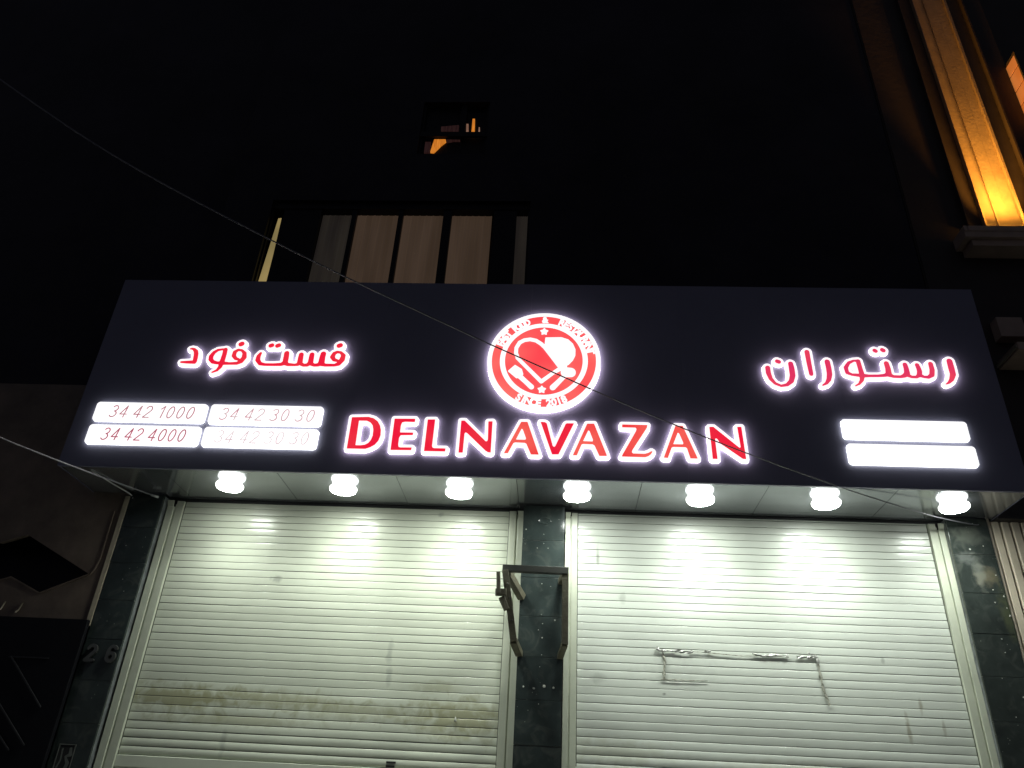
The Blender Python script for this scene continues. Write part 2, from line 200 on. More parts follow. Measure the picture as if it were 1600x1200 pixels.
# ---------------------------------------------------------------- object helpers
def tag(o, label=None, cat=None, group=None, kind=None):
    if label: o['label'] = label
    if cat: o['category'] = cat
    if group: o['group'] = group
    if kind: o['kind'] = kind
    return o
def thing(name, label, cat, loc=(0, 0, 0), group=None):
    o = bpy.data.objects.new(name, None); COL.objects.link(o); o.location = loc; o.empty_display_size = .1
    return tag(o, label, cat, group)
def link(name, me, mat, parent=None):
    o = bpy.data.objects.new(name, me); COL.objects.link(o)
    for mm in (mat if isinstance(mat, (list, tuple)) else [mat]): me.materials.append(MATS[mm])
    if parent:
        o.parent = parent
        r = parent; loc = Vector((0, 0, 0))
        while r: loc += r.location; r = r.parent
        o.location = -loc                       # meshes are written in world metres
    return o
class MB:
    def __init__(s): s.v = []; s.f = []; s.m = []; s.sm = []
    def add(s, vs, fs, mi=0, smooth=False):
        k = len(s.v); s.v += [tuple(v) for v in vs]
        for f in fs: s.f.append(tuple(i+k for i in f)); s.m.append(mi); s.sm.append(smooth)
    def box(s, x0, x1, y0, y1, z0, z1, mi=0):
        s.add([(x0, y0, z0), (x1, y0, z0), (x1, y1, z0), (x0, y1, z0), (x0, y0, z1), (x1, y0, z1), (x1, y1, z1), (x0, y1, z1)],
              [(0, 3, 2, 1), (4, 5, 6, 7), (0, 1, 5, 4), (1, 2, 6, 5), (2, 3, 7, 6), (3, 0, 4, 7)], mi)
    def bar(s, a, b, w, h, up=(0, 0, 1), mi=0):
        a = Vector(a); b = Vector(b); d = (b-a).normalized(); u = Vector(up); sd = d.cross(u)
        if sd.length < 1e-4: sd = d.cross(Vector((0, 1, 0)))
        sd.normalize(); u = sd.cross(d).normalized(); sd *= w/2; u *= h/2
        vs = [a-sd-u, a+sd-u, a+sd+u, a-sd+u, b-sd-u, b+sd-u, b+sd+u, b-sd+u]
        s.add(vs, [(0, 1, 2, 3), (7, 6, 5, 4), (0, 4, 5, 1), (1, 5, 6, 2), (2, 6, 7, 3), (3, 7, 4, 0)], mi)
    def tube(s, pts, r, n=8, mi=0):
        pts = [Vector(p) for p in pts]; rings = []
        for i, p in enumerate(pts):
            d = (pts[min(i+1, len(pts)-1)]-pts[max(i-1, 0)]).normalized()
            a = d.cross(Vector((0, 0, 1))).normalized(); b = a.cross(d)
            rr = r[i] if isinstance(r, (list, tuple)) else r
            rings += [p+a*rr*math.cos(2*math.pi*k/n)+b*rr*math.sin(2*math.pi*k/n) for k in range(n)]
        fs = [(i*n+k, i*n+(k+1) % n, (i+1)*n+(k+1) % n, (i+1)*n+k) for i in range(len(pts)-1) for k in range(n)]
        fs += [tuple(range(n)), tuple(range(len(rings)-1, len(rings)-1-n, -1))]
        s.add(rings, fs, mi, True)
    def lathe(s, prof, c, n=40, mi=0):
        rings = [(c[0]+r*math.cos(2*math.pi*k/n), c[1]+r*math.sin(2*math.pi*k/n), z) for r, z in prof for k in range(n)]
        fs = [(i*n+k, (i+1)*n+k, (i+1)*n+(k+1) % n, i*n+(k+1) % n) for i in range(len(prof)-1) for k in range(n)]
        s.add(rings, fs, mi, True)
    def build(s, name, mat, parent=None, bevel=0):
        me = bpy.data.meshes.new(name); me.from_pydata(s.v, [], s.f); me.update()
        for i, p in enumerate(me.polygons): p.material_index = s.m[i]; p.use_smooth = s.sm[i]
        o = link(name, me, mat, parent)
        if bevel:
            b = o.modifiers.new('bevel', 'BEVEL'); b.width = bevel; b.segments = 2; b.limit_method = 'ANGLE'
        return o
def one(name, mat, parent, x0, x1, y0, y1, z0, z1, bevel=0):
    m = MB(); m.box(x0, x1, y0, y1, z0, z1); return m.build(name, mat, parent, bevel)

# ---- flat lettering: a signed distance field of strokes / outlines, contoured at a level, filled and given depth
def sdf_grid(strokes, polys, pad=.05, h=.0035):
    P = [p for s in strokes for p in s]+[p for g in polys for l in g for p in l]
    x0 = min(p[0] for p in P)-pad-.03; x1 = max(p[0] for p in P)+pad+.03; z0 = min(p[1] for p in P)-pad-.03; z1 = max(p[1] for p in P)+pad+.03
    nx = int((x1-x0)/h)+2; nz = int((z1-z0)/h)+2
    X, Z = np.meshgrid(x0+h*np.arange(nx), z0+h*np.arange(nz)); D = np.full(X.shape, 9.)
    for s in strokes:
        for a, b in zip(s[:-1], s[1:]):
            ax, az, ar = a; bx, bz, br = b; L2 = (bx-ax)**2+(bz-az)**2+1e-12
            t = np.clip(((X-ax)*(bx-ax)+(Z-az)*(bz-az))/L2, 0, 1)
            D = np.minimum(D, np.hypot(X-ax-t*(bx-ax), Z-az-t*(bz-az))-(ar+t*(br-ar)))
    for g in polys:
        dd = np.full(X.shape, 9.); ins = np.zeros(X.shape, bool)
        for l in g:
            n = len(l)
            for i in range(n):
                ax, az = l[i][:2]; bx, bz = l[(i+1) % n][:2]; L2 = (bx-ax)**2+(bz-az)**2+1e-12
                t = np.clip(((X-ax)*(bx-ax)+(Z-az)*(bz-az))/L2, 0, 1)
                dd = np.minimum(dd, np.hypot(X-ax-t*(bx-ax), Z-az-t*(bz-az)))
                if abs(bz-az) > 1e-9:
                    c = ((az > Z) != (bz > Z)) & (X < (bx-ax)*(Z-az)/(bz-az)+ax); ins ^= c
        D = np.minimum(D, np.where(ins, -dd, dd))
    return x0, z0, h, D
def contours(grid, lev):
    x0, z0, h, D = grid; V = D-lev; V[np.abs(V) < 1e-9] = 1e-9
    seg = {}; ny, nx = V.shape; IN = V < 0
    mixed = (IN[:-1, :-1].astype(int)+IN[1:, :-1]+IN[:-1, 1:]+IN[1:, 1:]); idx = np.argwhere((mixed > 0) & (mixed < 4))
    def pt(e):
        j, i, k = e
        if k == 0: a, b = V[j, i], V[j, i+1]; return (x0+h*(i+a/(a-b)), z0+h*j)
        a, b = V[j, i], V[j+1, i]; return (x0+h*i, z0+h*(j+a/(a-b)))
    for j, i in idx:
        c = [IN[j, i], IN[j, i+1], IN[j+1, i+1], IN[j+1, i]]; E = [(j, i, 0), (j, i+1, 1), (j+1, i, 0), (j, i, 1)]
        cr = [k for k in range(4) if c[k] != c[(k+1) % 4]]
        if len(cr) == 2: prs = [(cr[0], cr[1])]
        else: prs = [(0, 1), (2, 3)] if c[0] else [(0, 3), (1, 2)]
        for a, b in prs: seg.setdefault(E[a], []).append(E[b]); seg.setdefault(E[b], []).append(E[a])
    loops = []; used = set()
    for s in list(seg):
        if s in used: continue
        lp = [s]; used.add(s); cur = s
        while True:
            nx_ = [q for q in seg[cur] if q not in used]
            if not nx_: break
            cur = nx_[0]; used.add(cur); lp.append(cur)
        pts = [pt(e) for e in lp]
        if len(pts) < 6: continue
        # thin out nearly collinear points
        out = []
        for k in range(len(pts)):
            a = out[-1] if out else pts[-1]; b = pts[k]; c = pts[(k+1) % len(pts)]
            area = abs((b[0]-a[0])*(c[1]-a[1])-(b[1]-a[1])*(c[0]-a[0]))
            if area > 1.2e-6 or math.hypot(b[0]-a[0], b[1]-a[1]) > .03: out.append(b)
        if len(out) > 3: loops.append(out)
    return loops
def slab(name, loops, yback, yfront, mat, parent, edge=0.0):
    """fill closed outlines given in x-z and extrude from yback to yfront (towards the street)"""
    cu = bpy.data.curves.new(name, 'CURVE'); cu.dimensions = '2D'; cu.fill_mode = 'BOTH'; cu.extrude = abs(yback-yfront)/2
    for l in loops:
        sp = cu.splines.new('POLY'); sp.points.add(len(l)-1); sp.use_cyclic_u = True
        for k, p in enumerate(l): sp.points[k].co = (p[0], p[1], 0, 1)
    tmp = bpy.data.objects.new('tmp', cu); COL.objects.link(tmp)
    dg = bpy.context.evaluated_depsgraph_get(); me = bpy.data.meshes.new_from_object(tmp.evaluated_get(dg)); bpy.data.objects.remove(tmp); bpy.data.curves.remove(cu)
    ym = (yback+yfront)/2
    for v in me.vertices: v.co = Vector((v.co.x, ym-v.co.z, v.co.y))
    me.name = name; me.materials.clear()
    if isinstance(mat, tuple):
        for p in me.polygons: p.material_index = 0 if p.normal.y < -.7 else 1
    else:
        for p in me.polygons: p.material_index = 0
    return link(name, me, mat, parent)
def rrect(x0, x1, z0, z1, r, skew=0, n=6):
    out = []
    for cx, cz, a0 in ((x1-r, z1-r, 0), (x0+r, z1-r, 90), (x0+r, z0+r, 180), (x1-r, z0+r, 270)):
        for k in range(n+1):
            a = math.radians(a0+90*k/n); out.append((cx+r*math.cos(a)+skew*(cz-z0), cz+r*math.sin(a)))
    return out
# stroke digits in a 1 x 1.8 cell
def arc(cx, cz, rx, rz, a0, a1, n=10): return [(cx+rx*math.cos(math.radians(a0+(a1-a0)*k/n)), cz+rz*math.sin(math.radians(a0+(a1-a0)*k/n))) for k in range(n+1)]
DG = {'0': [arc(.5, .9, .38, .82, 90, 450, 20)], '1': [[(.25, 1.35), (.62, 1.75), (.62, .08)]],
 '2': [arc(.5, 1.28, .38, .45, 165, -25, 9)+[(.1, .1), (.9, .1)]], '3': [arc(.45, 1.32, .36, .40, 150, -80, 9)+arc(.45, .5, .42, .42, 85, -150, 10)],
 '4': [[(.95, .5), (.08, .5), (.68, 1.72), (.68, .06)]], '6': [[(.80, 1.55)]+arc(.52, 1.10, .40, .62, 40, 180, 8)+[(.12, .6)]+arc(.5, .53, .38, .45, 180, -180, 16)]}
def text_strokes(txt, x, z, ch, rad, slant=.18, cw=None, gap=.32, space=.55):
    s = ch/1.8; out = []; cx = x
    for c in txt:
        if c == ' ': cx += space*s; continue
        for st in DG[c]: out.append([(cx+(p[0]+slant*p[1])*s, z+p[1]*s, rad) for p in st])
        cx += (1+gap)*s if c != '1' else (.85+gap)*s
    return out, cx-gap*s

# ================================================================= ground
def struct(name, mat, x0, x1, y0, y1, z0, z1): return tag(one(name, mat, None, x0, x1, y0, y1, z0, z1), kind='structure')
struct('ground', 'asphalt', -150, 150, -150, 60, -.2, .246)
struct('road', 'asphalt', -60, 60, -14, -3.0, .246, .25)
struct('pavement', 'paving', -40, 40, -2.85, .3, .246, .40)
struct('kerb', 'kerb concrete', -40, 40, -3.0, -2.85, .246, .395)

# ================================================================= the shop building
XL, XR = -3.815, 3.52          # outer edges of the tiled pillars
shop = thing('shop_building', 'dark two storey shop front with tiled pillars and two pale closed roller shutters', 'building', (0, 0, .4))
m = MB()                        # black upper wall round the window openings
W1 = (-3.30, -.40, 6.45, 7.70); W2 = (-1.75, -.95, 8.42, 9.30)
def wall_with(mb, x0, x1, z0, z1, yf, yb, holes):
    zs = sorted({z0, z1}|{h[2] for h in holes}|{h[3] for h in holes})
    for a, b in zip(zs[:-1], zs[1:]):
        cuts = sorted((h[0], h[1]) for h in holes if h[2] <= a and h[3] >= b); x = x0
        for c0, c1 in cuts: mb.box(x, c0, yf, yb, a, b); x = c1
        mb.box(x, x1, yf, yb, a, b)
wall_with(m, XL-.02, 3.59, 4.16, 15, 0, .35, [W1, W2])
m.build('wall', 'black facade stone', shop)
one('back_wall', 'black facade stone', shop, XL-.02, 3.59, .46, .6, .4, 4.155)
one('floor_slab', 'header dark', shop, XL-.02, 3.59, .36, .45, 4.0, 4.16)

# tiled pillars
def pillar(x0, x1, mat, dabs, extra=None):
    m = MB(); zs = [.4]+[3.785-.315*k for k in range(10, -1, -1)]+[4.096]
    for a, b in zip(zs[:-1], zs[1:]):
        w = random.uniform(-.0012, .0012)
        m.box(x0, x1, -.112+w, -.09, a+.0015, b-.0015)
    p = m.build('pillar', mat, shop, .0012)
    one('pillar_core', 'tile joint', p, x0+.002, x1-.002, -.109, -.085, .4, 4.09)
    for sx in (x0, x1):                                  # rough mortar sides behind the tiles
        s = 1 if sx == x1 else -1
        mm = MB(); n = 26; zz = [.4+3.69*i/n for i in range(n+1)]; ln = []
        for z in zz: ln.append((sx-s*.006+random.uniform(-.002, .002), z))
        vs = [(a, -.088, z) for a, z in ln]+[(a+random.uniform(-.002, .002), .02, z) for a, z in ln]
        mm.add(vs, [(i, i+1, n+2+i, n+1+i) for i in range(n)]); mm.build('reveal', 'rough reveal', p)
    for (x, z, r) in dabs:
        md = MB(); k = 7; md.add([(x+r*random.uniform(.7, 1.2)*math.cos(2*math.pi*i/k), -.1145, z+r*random.uniform(.7, 1.2)*math.sin(2*math.pi*i/k)) for i in range(k)]+[(x, -.118, z)], [(i, (i+1) % k, k) for i in range(k)], 0, True)
        md.build('mortar_dab', 'plaster dab', p)
    if extra: extra(p)
    return p
pillar(XL, -3.508, 'dark pillar tile', [(-3.66, 3.33, .004), (-3.62, 3.23, .005), (-3.72, 3.62, .004), (-3.57, 3.70, .003)])
def scar(p):                                             # chipped hollow where a fitting was pulled out of the top tile
    m = MB(); n = 18; cx, cz = -.137, 3.96
    ring = lambda f, y: [(cx+f*.052*math.cos(2*math.pi*i/n)*(1+.1*math.sin(3*i)), y, cz+f*.028*math.sin(2*math.pi*i/n)*(1+.12*math.cos(5*i))) for i in range(n)]
    m.add(ring(1.12, -.1135)+ring(1.0, -.117)+ring(.92, -.1142)+[(cx, -.1138, cz)], [(i, (i+1) % n, n+(i+1) % n, n+i) for i in range(n)]+[(n+i, n+(i+1) % n, 2*n+(i+1) % n, 2*n+i) for i in range(n)]+[(2*n+i, 2*n+(i+1) % n, 3*n) for i in range(n)], 0, True)
    m.build('tile_scar', 'dark pillar tile', p)
dm = [(-.135+random.uniform(-.008, .008), z, random.uniform(.0035, .0065)) for z in (3.84, 3.76, 3.42, 3.17, 3.10, 2.99, 2.86, 2.77, 2.50)]
dm += [(-.19, 3.72, .004), (-.10, 3.72, .004), (-.20, 3.52, .008), (-.10, 3.535, .011), (-.05, 3.53, .008), (-.29, 3.88, .006), (-.03, 3.13, .006), (-.26, 2.62, .008), (-.18, 2.61, .009), (-.10, 2.63, .012), (-.03, 2.62, .009), (-.16, 3.05, .004), (-.07, 3.40, .003)]
pillar(-.318, .034, 'dark pillar tile', dm, scar)
dm = [(3.33, 3.83, .008), (3.43, 3.50, .007), (3.42, 3.40, .006), (3.40, 3.12, .006), (3.40, 3.02, .005), (3.50, 3.45, .008), (3.48, 3.62, .006), (3.33, 2.83, .004), (3.45, 2.70, .006), (3.36, 2.56, .005), (3.44, 3.86, .006), (3.51, 3.30, .010), (3.50, 3.36, .006), (3.40, 4.05, .005)]
pillar(3.19, XR, 'worn pillar tile', dm)

# roller shutters
PITCH_S = .0608
def shutter(x0, x1, zref, ztop, mat, rail, label, seed):
    rnd = random.Random(seed); sh = bpy.data.objects.new('roller_shutter', None); COL.objects.link(sh); sh.parent = shop
    sh.location = (-shop.location.x+(x0+x1)/2, 0, 0); sh['label'] = label
    k0 = -int((zref-.42)/PITCH_S); prof = []; rows = []
    z = zref+k0*PITCH_S
    nx = 24; xs = [x0+(x1-x0)*i/nx for i in range(nx+1)]
    mb = MB()
    while z < ztop-.001:
        h = min(PITCH_S, ztop-z); loose = max(0, min(1, (2.34-z)/.30)) if z > 1.7 else 0
        if rail and abs(z-rail) < .12: pass
        dp = .0085+.003*loose; amp = .0007+rnd.uniform(-.0003, .0005)+.0040*loose; tilt = rnd.uniform(-.0010, .0010)+.0012*loose; dz = rnd.uniform(-.0008, .0008)
        wav = [rnd.uniform(-.0007, .0007) for _ in range(4)]
        pr = [(0.0, dp), (.036, .0008), (.048, .0001), (.075, -amp*.12), (.30, -amp*.72), (.52, -amp), (.75, -amp*.80), (.935, -amp*.12), (.958, .0001), (.970, .0008), (1.0, dp)]
        vs = []
        for i, x in enumerate(xs):
            t = i/nx; wv = wav[0]*math.sin(5*t+wav[1]*4e3)+wav[2]*math.sin(13*t+wav[3]*4e3)
            for (a, y) in pr: vs.append((x, y+wv+tilt*(a-.5)*2, z+dz+wv*.5+a*h))
        n = len(pr); mb.add(vs, [(i*n+j, (i+1)*n+j, (i+1)*n+j+1, i*n+j+1) for i in range(nx) for j in range(1, n-2)], 0, True)
        mb.add(vs, [(i*n+j, (i+1)*n+j, (i+1)*n+j+1, i*n+j+1) for i in range(nx) for j in (0, n-2)], 1, False)
        z += PITCH_S
    mb.build('slat_curtain', [mat, 'slat seam'], sh)
    one('backing', 'guide groove', sh, x0-.03, x1+.03, .03, .05, .4, ztop)
    if rail:                                              # heavy lock rail with its slot
        r = MB(); r.box(x0+.004, x1-.004, -.016, .012, rail, rail+.082); ro = r.build('lock_rail', mat, sh, .004)
        l = MB(); xc = -1.235 if x0 < -1 else 1.5; l.box(xc-.036, xc+.036, -.010, -.004, rail+.118, rail+.132); l.box(xc-.036, xc+.030, -.012, -.004, rail+.092, rail+.104)
        l.build('lock_slot', 'plate mark', ro)
    # guide rails: folded channel in two steps
    for s, xe, wd in ((-1, x0, .137 if x0 < -1 else .100), (1, x1, .122 if x1 < 0 else .115)):
        g = MB(); a = xe; b = xe+s*wd*.46; c = xe+s*wd*.56; d = xe+s*wd
        X = lambda p, q: (min(p, q), max(p, q))
        g.box(*X(a-s*.004, b), -.030, .028, .4, 4.072)
        g.box(*X(b, c), -.020, .028, .4, 4.045)
        g.box(*X(c, d), -.040, .028, .4, 4.018)
        gm = g.build('guide_rail', 'guide paint', sh, .003)
        gg = MB(); gg.box(*X(a-s*.0045, a-s*.011), -.0045, .03, .4, ztop); gg.build('rail_groove', 'guide groove', gm)
        f = MB()                                         # flared mouth at the rail top
        f.add([(c+s*.004, -.041, 4.018), (d-s*.002, -.041, 4.018), (d+s*.000, -.062, 4.062), (c-s*.002, -.062, 4.062), (c+s*.004, -.036, 4.018), (d-s*.002, -.036, 4.018), (d, -.057, 4.066), (c-s*.002, -.057, 4.066)],
              [(0, 1, 2, 3), (4, 7, 6, 5), (0, 4, 5, 1), (1, 5, 6, 2), (2, 6, 7, 3), (3, 7, 4, 0)]); f.build('rail_mouth', 'guide paint', gm)
    return sh
shutter(-3.358, -.438, 2.5075-.0608*3, 4.078, 'shutter paint left', 1.932, 'left roller shutter with a yellowish grime band and a lock rail', 3)
shutter(.142, 3.085, 2.3605-.0608*2, 4.078, 'shutter paint right', 1.95, 'right roller shutter with torn grey tape stuck to it', 5)

# first floor window, wide, with dim curtains
def wbox(mb, x0, x1, z0, z1, y, t=.05): mb.box(x0, x1, y, y+t, z0, z1)
win = bpy.data.objects.new('window', None); COL.objects.link(win); win.parent = shop; win.location = (-1.85, 0, 6.2); win['label'] = 'wide upper window with three dimly lit curtained panes'
f = MB()
for a, b in ((-3.30, -3.285), (-3.165, -2.74), (-2.385, -2.335), (-1.862, -1.812), (-1.360, -1.268), (-.80, -.55), (-.425, -.40)): wbox(f, a, b, 6.45, 7.70, .05)
f.box(-3.30, -.40, .04, .15, 7.61, 7.70); f.box(-3.30, -.40, .04, .11, 6.45, 6.50)
f.build('window_frame', 'window frame dark', win)
def curtain(name, mat, x0, x1, z0, z1, y, amp=.018, folds=7, parent=None, taper=None):
    m = MB(); n = 40; rows = 6; vs = []
    for j in range(rows+1):
        z = z0+(z1-z0)*j/rows
        for i in range(n+1):
            t = i/n; a, b = (x0, x1) if not taper else (x0+(taper[0]-x0)*j/rows, x1+(taper[1]-x1)*j/rows)
            vs.append((a+(b-a)*t, y+amp*math.sin(t*folds*6.28+.6*math.sin(3*t+j*.3)), z))
    m.add(vs, [(j*(n+1)+i, j*(n+1)+i+1, (j+1)*(n+1)+i+1, (j+1)*(n+1)+i) for j in range(rows) for i in range(n)], 0, True)
    return m.build(name, mat, parent)
for a, b in ((-2.335, -1.862), (-1.812, -1.360), (-1.268, -.86)): curtain('curtain', 'lit curtain', a-.03, b+.03, 6.40, 7.80, .16, parent=win)
curtain('curtain', 'dim curtain', -2.76, -2.37, 6.40, 7.80, .16, parent=win)
curtain('curtain', 'dim curtain', -.56, -.41, 6.40, 7.80, .16, parent=win)
curtain('jamb_glow', 'glow strip', -3.283, -3.178, 6.50, 7.52, .10, amp=.002, folds=1, parent=win, taper=(-3.238, -3.200))  # added glowing wedge, in place of light falling on the left jamb
one('room_dark', 'black facade stone', win, -3.29, -.41, .30, .34, 6.46, 7.69)
# second floor window, mostly dark, amber light through the curtain gaps
win2 = bpy.data.objects.new('window', None); COL.objects.link(win2); win2.parent = shop; win2.location = (-1.35, 0, 8.0); win2['label'] = 'upper window with orange lamplight through gaps in its curtains'
f = MB(); f.box(-1.75, -.95, .02, .045, 8.735, 8.81); f.box(-1.295, -1.225, .045, .06, 8.735, 9.30); f.box(-1.75, -1.72, .04, .09, 8.42, 9.30); f.box(-.98, -.95, .04, .09, 8.42, 9.30)
f.build('window_frame', 'window frame dark', win2)
one('drape', 'window frame dark', win2, -1.75, -.95, .085, .12, 8.42, 9.30)
for k, (P, mt) in enumerate(zip(UP, ['amber curtain', 'pale glow strip', 'amber curtain', 'pale glow strip', 'faint lit curtain', 'faint lit curtain', 'faint lit curtain'])):
    slab('lit_curtain', [P], .085, .062, mt, win2)

# ================================================================= sign canopy over the shutters
CX0, CX1 = -4.17, 3.585; FY = -.70
can = thing('sign_canopy', 'long navy panelled fascia box over the two shutters, carrying the lit lettering', 'shop fascia', (0, 0, 4.1))
m = MB(); ss = [CX0, -2.9, -1.6, -.3, 1.0, 2.3, CX1]
for a, b in zip(ss[:-1], ss[1:]): m.box(a+.0004, b-.0004, FY, FY+.02, 4.10, 6.02)
m.build('front_panel', 'navy composite panel', can)
m = MB(); ss = [CX0+.004, -3.30, -2.325, -1.34, -.36, .64, 1.63, 2.62, CX1]
for i, (a, b) in enumerate(zip(ss[:-1], ss[1:])):
    t = random.uniform(-.0006, .0006)
    m.add([(a+.0018, FY+.021, 4.104), (b-.0018, FY+.021, 4.104+t), (b-.0018, -.004, 4.104+t*2), (a+.0018, -.004, 4.104)], [(0, 3, 2, 1)])
    m.add([(a+.0018, FY+.021, 4.110), (b-.0018, FY+.021, 4.110+t), (b-.0018, -.004, 4.110+t*2), (a+.0018, -.004, 4.110)], [(0, 1, 2, 3)])
m.build('soffit_panel', 'soffit composite panel', can)
m = MB(); m.box(CX0+.02, CX1-.02, FY+.022, -.006, 4.113, 4.118); m.build('soffit_backing', 'panel joint', can)
m = MB(); m.box(CX0-.003, CX0, FY, -.003, 4.10, 6.02); m.box(CX1, CX1+.003, FY, -.003, 4.10, 6.02); m.box(CX0, CX1, FY+.02, -.003, 6.0, 6.02); m.build('end_panel', 'navy composite panel', can)
m = MB(); m.box(CX0, CX1, FY-.002, FY+.0205, 4.094, 4.0995); m.build('drip_edge', 'navy composite panel', can)
m = MB(); m.box(-3.55, 3.58, .0, .03, 4.079, 4.10); m.build('shadow_gap', 'panel joint', can)

# ================================================================= soffit lamps
LX = [-2.79, -1.815, -.845, .132, 1.128, 2.125, 3.12]; LY = -.44
LLAB = ['leftmost of the seven round soffit lamps, over the grimy shutter', 'second soffit lamp from the left, under the first phone panels', 'third soffit lamp from the left, over the left shutter',
 'soffit lamp just right of the dark middle pillar', 'soffit lamp over the left half of the right shutter', 'soffit lamp over the right half of the right shutter', 'rightmost soffit lamp, beside the cable end at the worn pillar']
def lamp_parts(t):
    b = MB(); b.lathe([(.090, 4.1035), (.095, 4.100), (.097, 4.090), (.096, 4.080)], (LX[0], LY)); b.build('base', 'lamp rim', t)
    d = MB(); d.lathe([(.096, 4.080), (.105, 4.079), (.114, 4.070), (.114, 4.056), (.104, 4.044)], (LX[0], LY)); d.build('rim', 'lamp rim', t)
    d = MB(); d.lathe([(.104, 4.0438), (.06, 4.038), (.0005, 4.034)], (LX[0], LY)); d.build('diffuser', 'lamp diffuser 0', t)
def beam(t, k):
    ld = bpy.data.lights.new('lamp_beam', 'AREA'); ld.shape = 'DISK'; ld.size = .19; ld.energy = LS[k]*.074; ld.color = (.94, 1.0, .93); ld.spread = math.radians(120)
    o = bpy.data.objects.new('lamp_beam', ld); COL.objects.link(o); o.parent = t; o.location = (0, 0, .030)
lamp = thing('soffit_lamp', LLAB[0], 'lamp', (LX[0], LY, 4.0), 'round lamps under the sign canopy'); lamp_parts(lamp); beam(lamp, 0)
for k in range(1, 7):
    c = lamp.copy(); COL.objects.link(c); c.location = (LX[k], LY, 4.0); c['label'] = LLAB[k]
    c.rotation_euler = (random.uniform(-.03, .03), random.uniform(-.03, .03), 0)
    beam(c, k)
    for ch in lamp.children:
        if ch.type == 'LIGHT': continue
        d = ch.copy(); COL.objects.link(d); d.parent = c
        if ch.name.startswith('diffuser'): d.material_slots[0].link = 'OBJECT'; d.material_slots[0].material = MATS['lamp diffuser %d' % k]

# ================================================================= lit lettering on the fascia
YB, YW, YR = FY-.001, FY-.026, FY-.030
def letter(parent, strokes, polys, mat, w=.0255, label=None, wmat=('white acrylic', 'letter side')):
    g = sdf_grid(strokes, polys)
    a = slab('letter', contours(g, w), YB, YW, wmat, parent)
    if label: a['label'] = label
    slab('letter_face', contours(g, 0.0), YW-.0005, YR, mat, a)
    return a
sg = thing('latin_name_sign', 'large red lit letters DELNAVAZAN with white glowing edges', 'sign', (-.15, FY, 4.3))
for (ch, P), mt in zip(LAT, ['red acrylic']*4+['rose acrylic' if 0 else 'hot red acrylic', 'red acrylic', 'hot red acrylic', 'hot red acrylic', 'hot red acrylic', 'red acrylic']):
    letter(sg, [], [P], mt)
s1 = thing('persian_word_sign', 'red lit Persian words فست فود above the phone number panels', 'sign', (-2.5, FY, 4.9))
s2 = thing('persian_word_sign', 'red lit Persian word رستوران above the two blank white panels', 'sign', (2.6, FY, 4.9))
for n, ST in AR:
    ST = [[(p[0], p[1], p[2]*(1.22 if n in ('dal', 'fe_vav', 'fe_sin_te') else 1.10)+.0024) for p in q] for q in ST]
    left = n in ('dal', 'fe_vav', 'fe_sin_te')
    letter(s1 if left else s2, ST, [], 'red acrylic' if left else 'rose acrylic', w=.023 if left else .0215)

# phone number light boxes
g1 = 'white light boxes with phone numbers'
def light_box(x0, x1, z0, z1, label, group, text=None, mat=None, tw=None):
    t = thing('light_box', label, 'sign', ((x0+x1)/2, FY, z0), group)
    slab('lit_panel', [rrect(x0, x1, z0, z1, .028)], YB, YW, ('panel acrylic', 'panel side'), t)
    if text:
        st, xe = text_strokes(text, 0, 0, .118, .0050)
        sc = (tw[1]-tw[0])/xe; st = [[(tw[0]+p[0]*sc, (z0+z1)/2-.058+p[1], p[2]) for p in s] for s in st]
        for dgt in st:
            g = sdf_grid([dgt], [], pad=.01, h=.0024); slab('digit', contours(g, 0), YW-.0005, YW-.003, mat, t)
    return t
light_box(-3.998, -3.024, 4.508, 4.686, 'lit white panel reading 34 42 1000, upper left of four', g1, '34 42 1000', 'digit grey red', (-3.865, -3.13))
light_box(-2.988, -2.018, 4.503, 4.686, 'lit white panel reading 34 42 30 30, upper right of four', g1, '34 42 30 30', 'digit pale', (-2.90, -2.09))
light_box(-3.996, -3.026, 4.293, 4.470, 'lit white panel reading 34 42 4000, lower left of four', g1, '34 42 4000', 'digit red', (-3.87, -3.15))
light_box(-2.993, -2.020, 4.292, 4.471, 'lit white panel reading 34 42 30 30 washed out, lower right of four', g1, '34 42 30 30', 'digit faint', (-2.89, -2.10))
g2 = 'blank white light boxes'
light_box(2.247, 3.226, 4.504, 4.677, 'blank glowing white panel, upper of the pair under رستوران', g2)
light_box(2.258, 3.242, 4.282, 4.459, 'blank glowing white panel, lower of the pair under رستوران', g2)

# round emblem
LCX, LCZ, LR = -.172, 5.178, .488
lg = thing('round_logo_sign', 'round red and white lit emblem with heart, fork and spoon above the lettering', 'sign', (LCX, FY, LCZ-LR))
circ = lambda r, n=96: [(LCX+r*math.cos(2*math.pi*k/n), LCZ+r*1.015*math.sin(2*math.pi*k/n)) for k in range(n)]
slab('disc_body', [circ(LR)], YB, YW-.01, ('white acrylic', 'letter side'), lg)
y1, y2 = YW-.0105, YW-.016
slab('red_ring', [circ(LR*.918), circ(LR*.775)], y1, y2, 'logo red acrylic', lg)
slab('red_disc', [circ(LR*.685)], y1, y2, 'logo red acrylic', lg)
y3, y4 = y2-.0005, y2-.008
g = sdf_grid([LOGOS[0], LOGOS[1]], [[LOGOP[0]]]); slab('heart', contours(g, 0), y3, y4, 'white acrylic', lg)
g = sdf_grid([LOGOS[2]], [[LOGOP[1]]]); slab('fork', contours(g, .002), y3, y4, 'white acrylic', lg)
g = sdf_grid([LOGOS[3], LOGOS[4]], []); slab('spoon', contours(g, .002), y3, y4, 'white acrylic', lg)
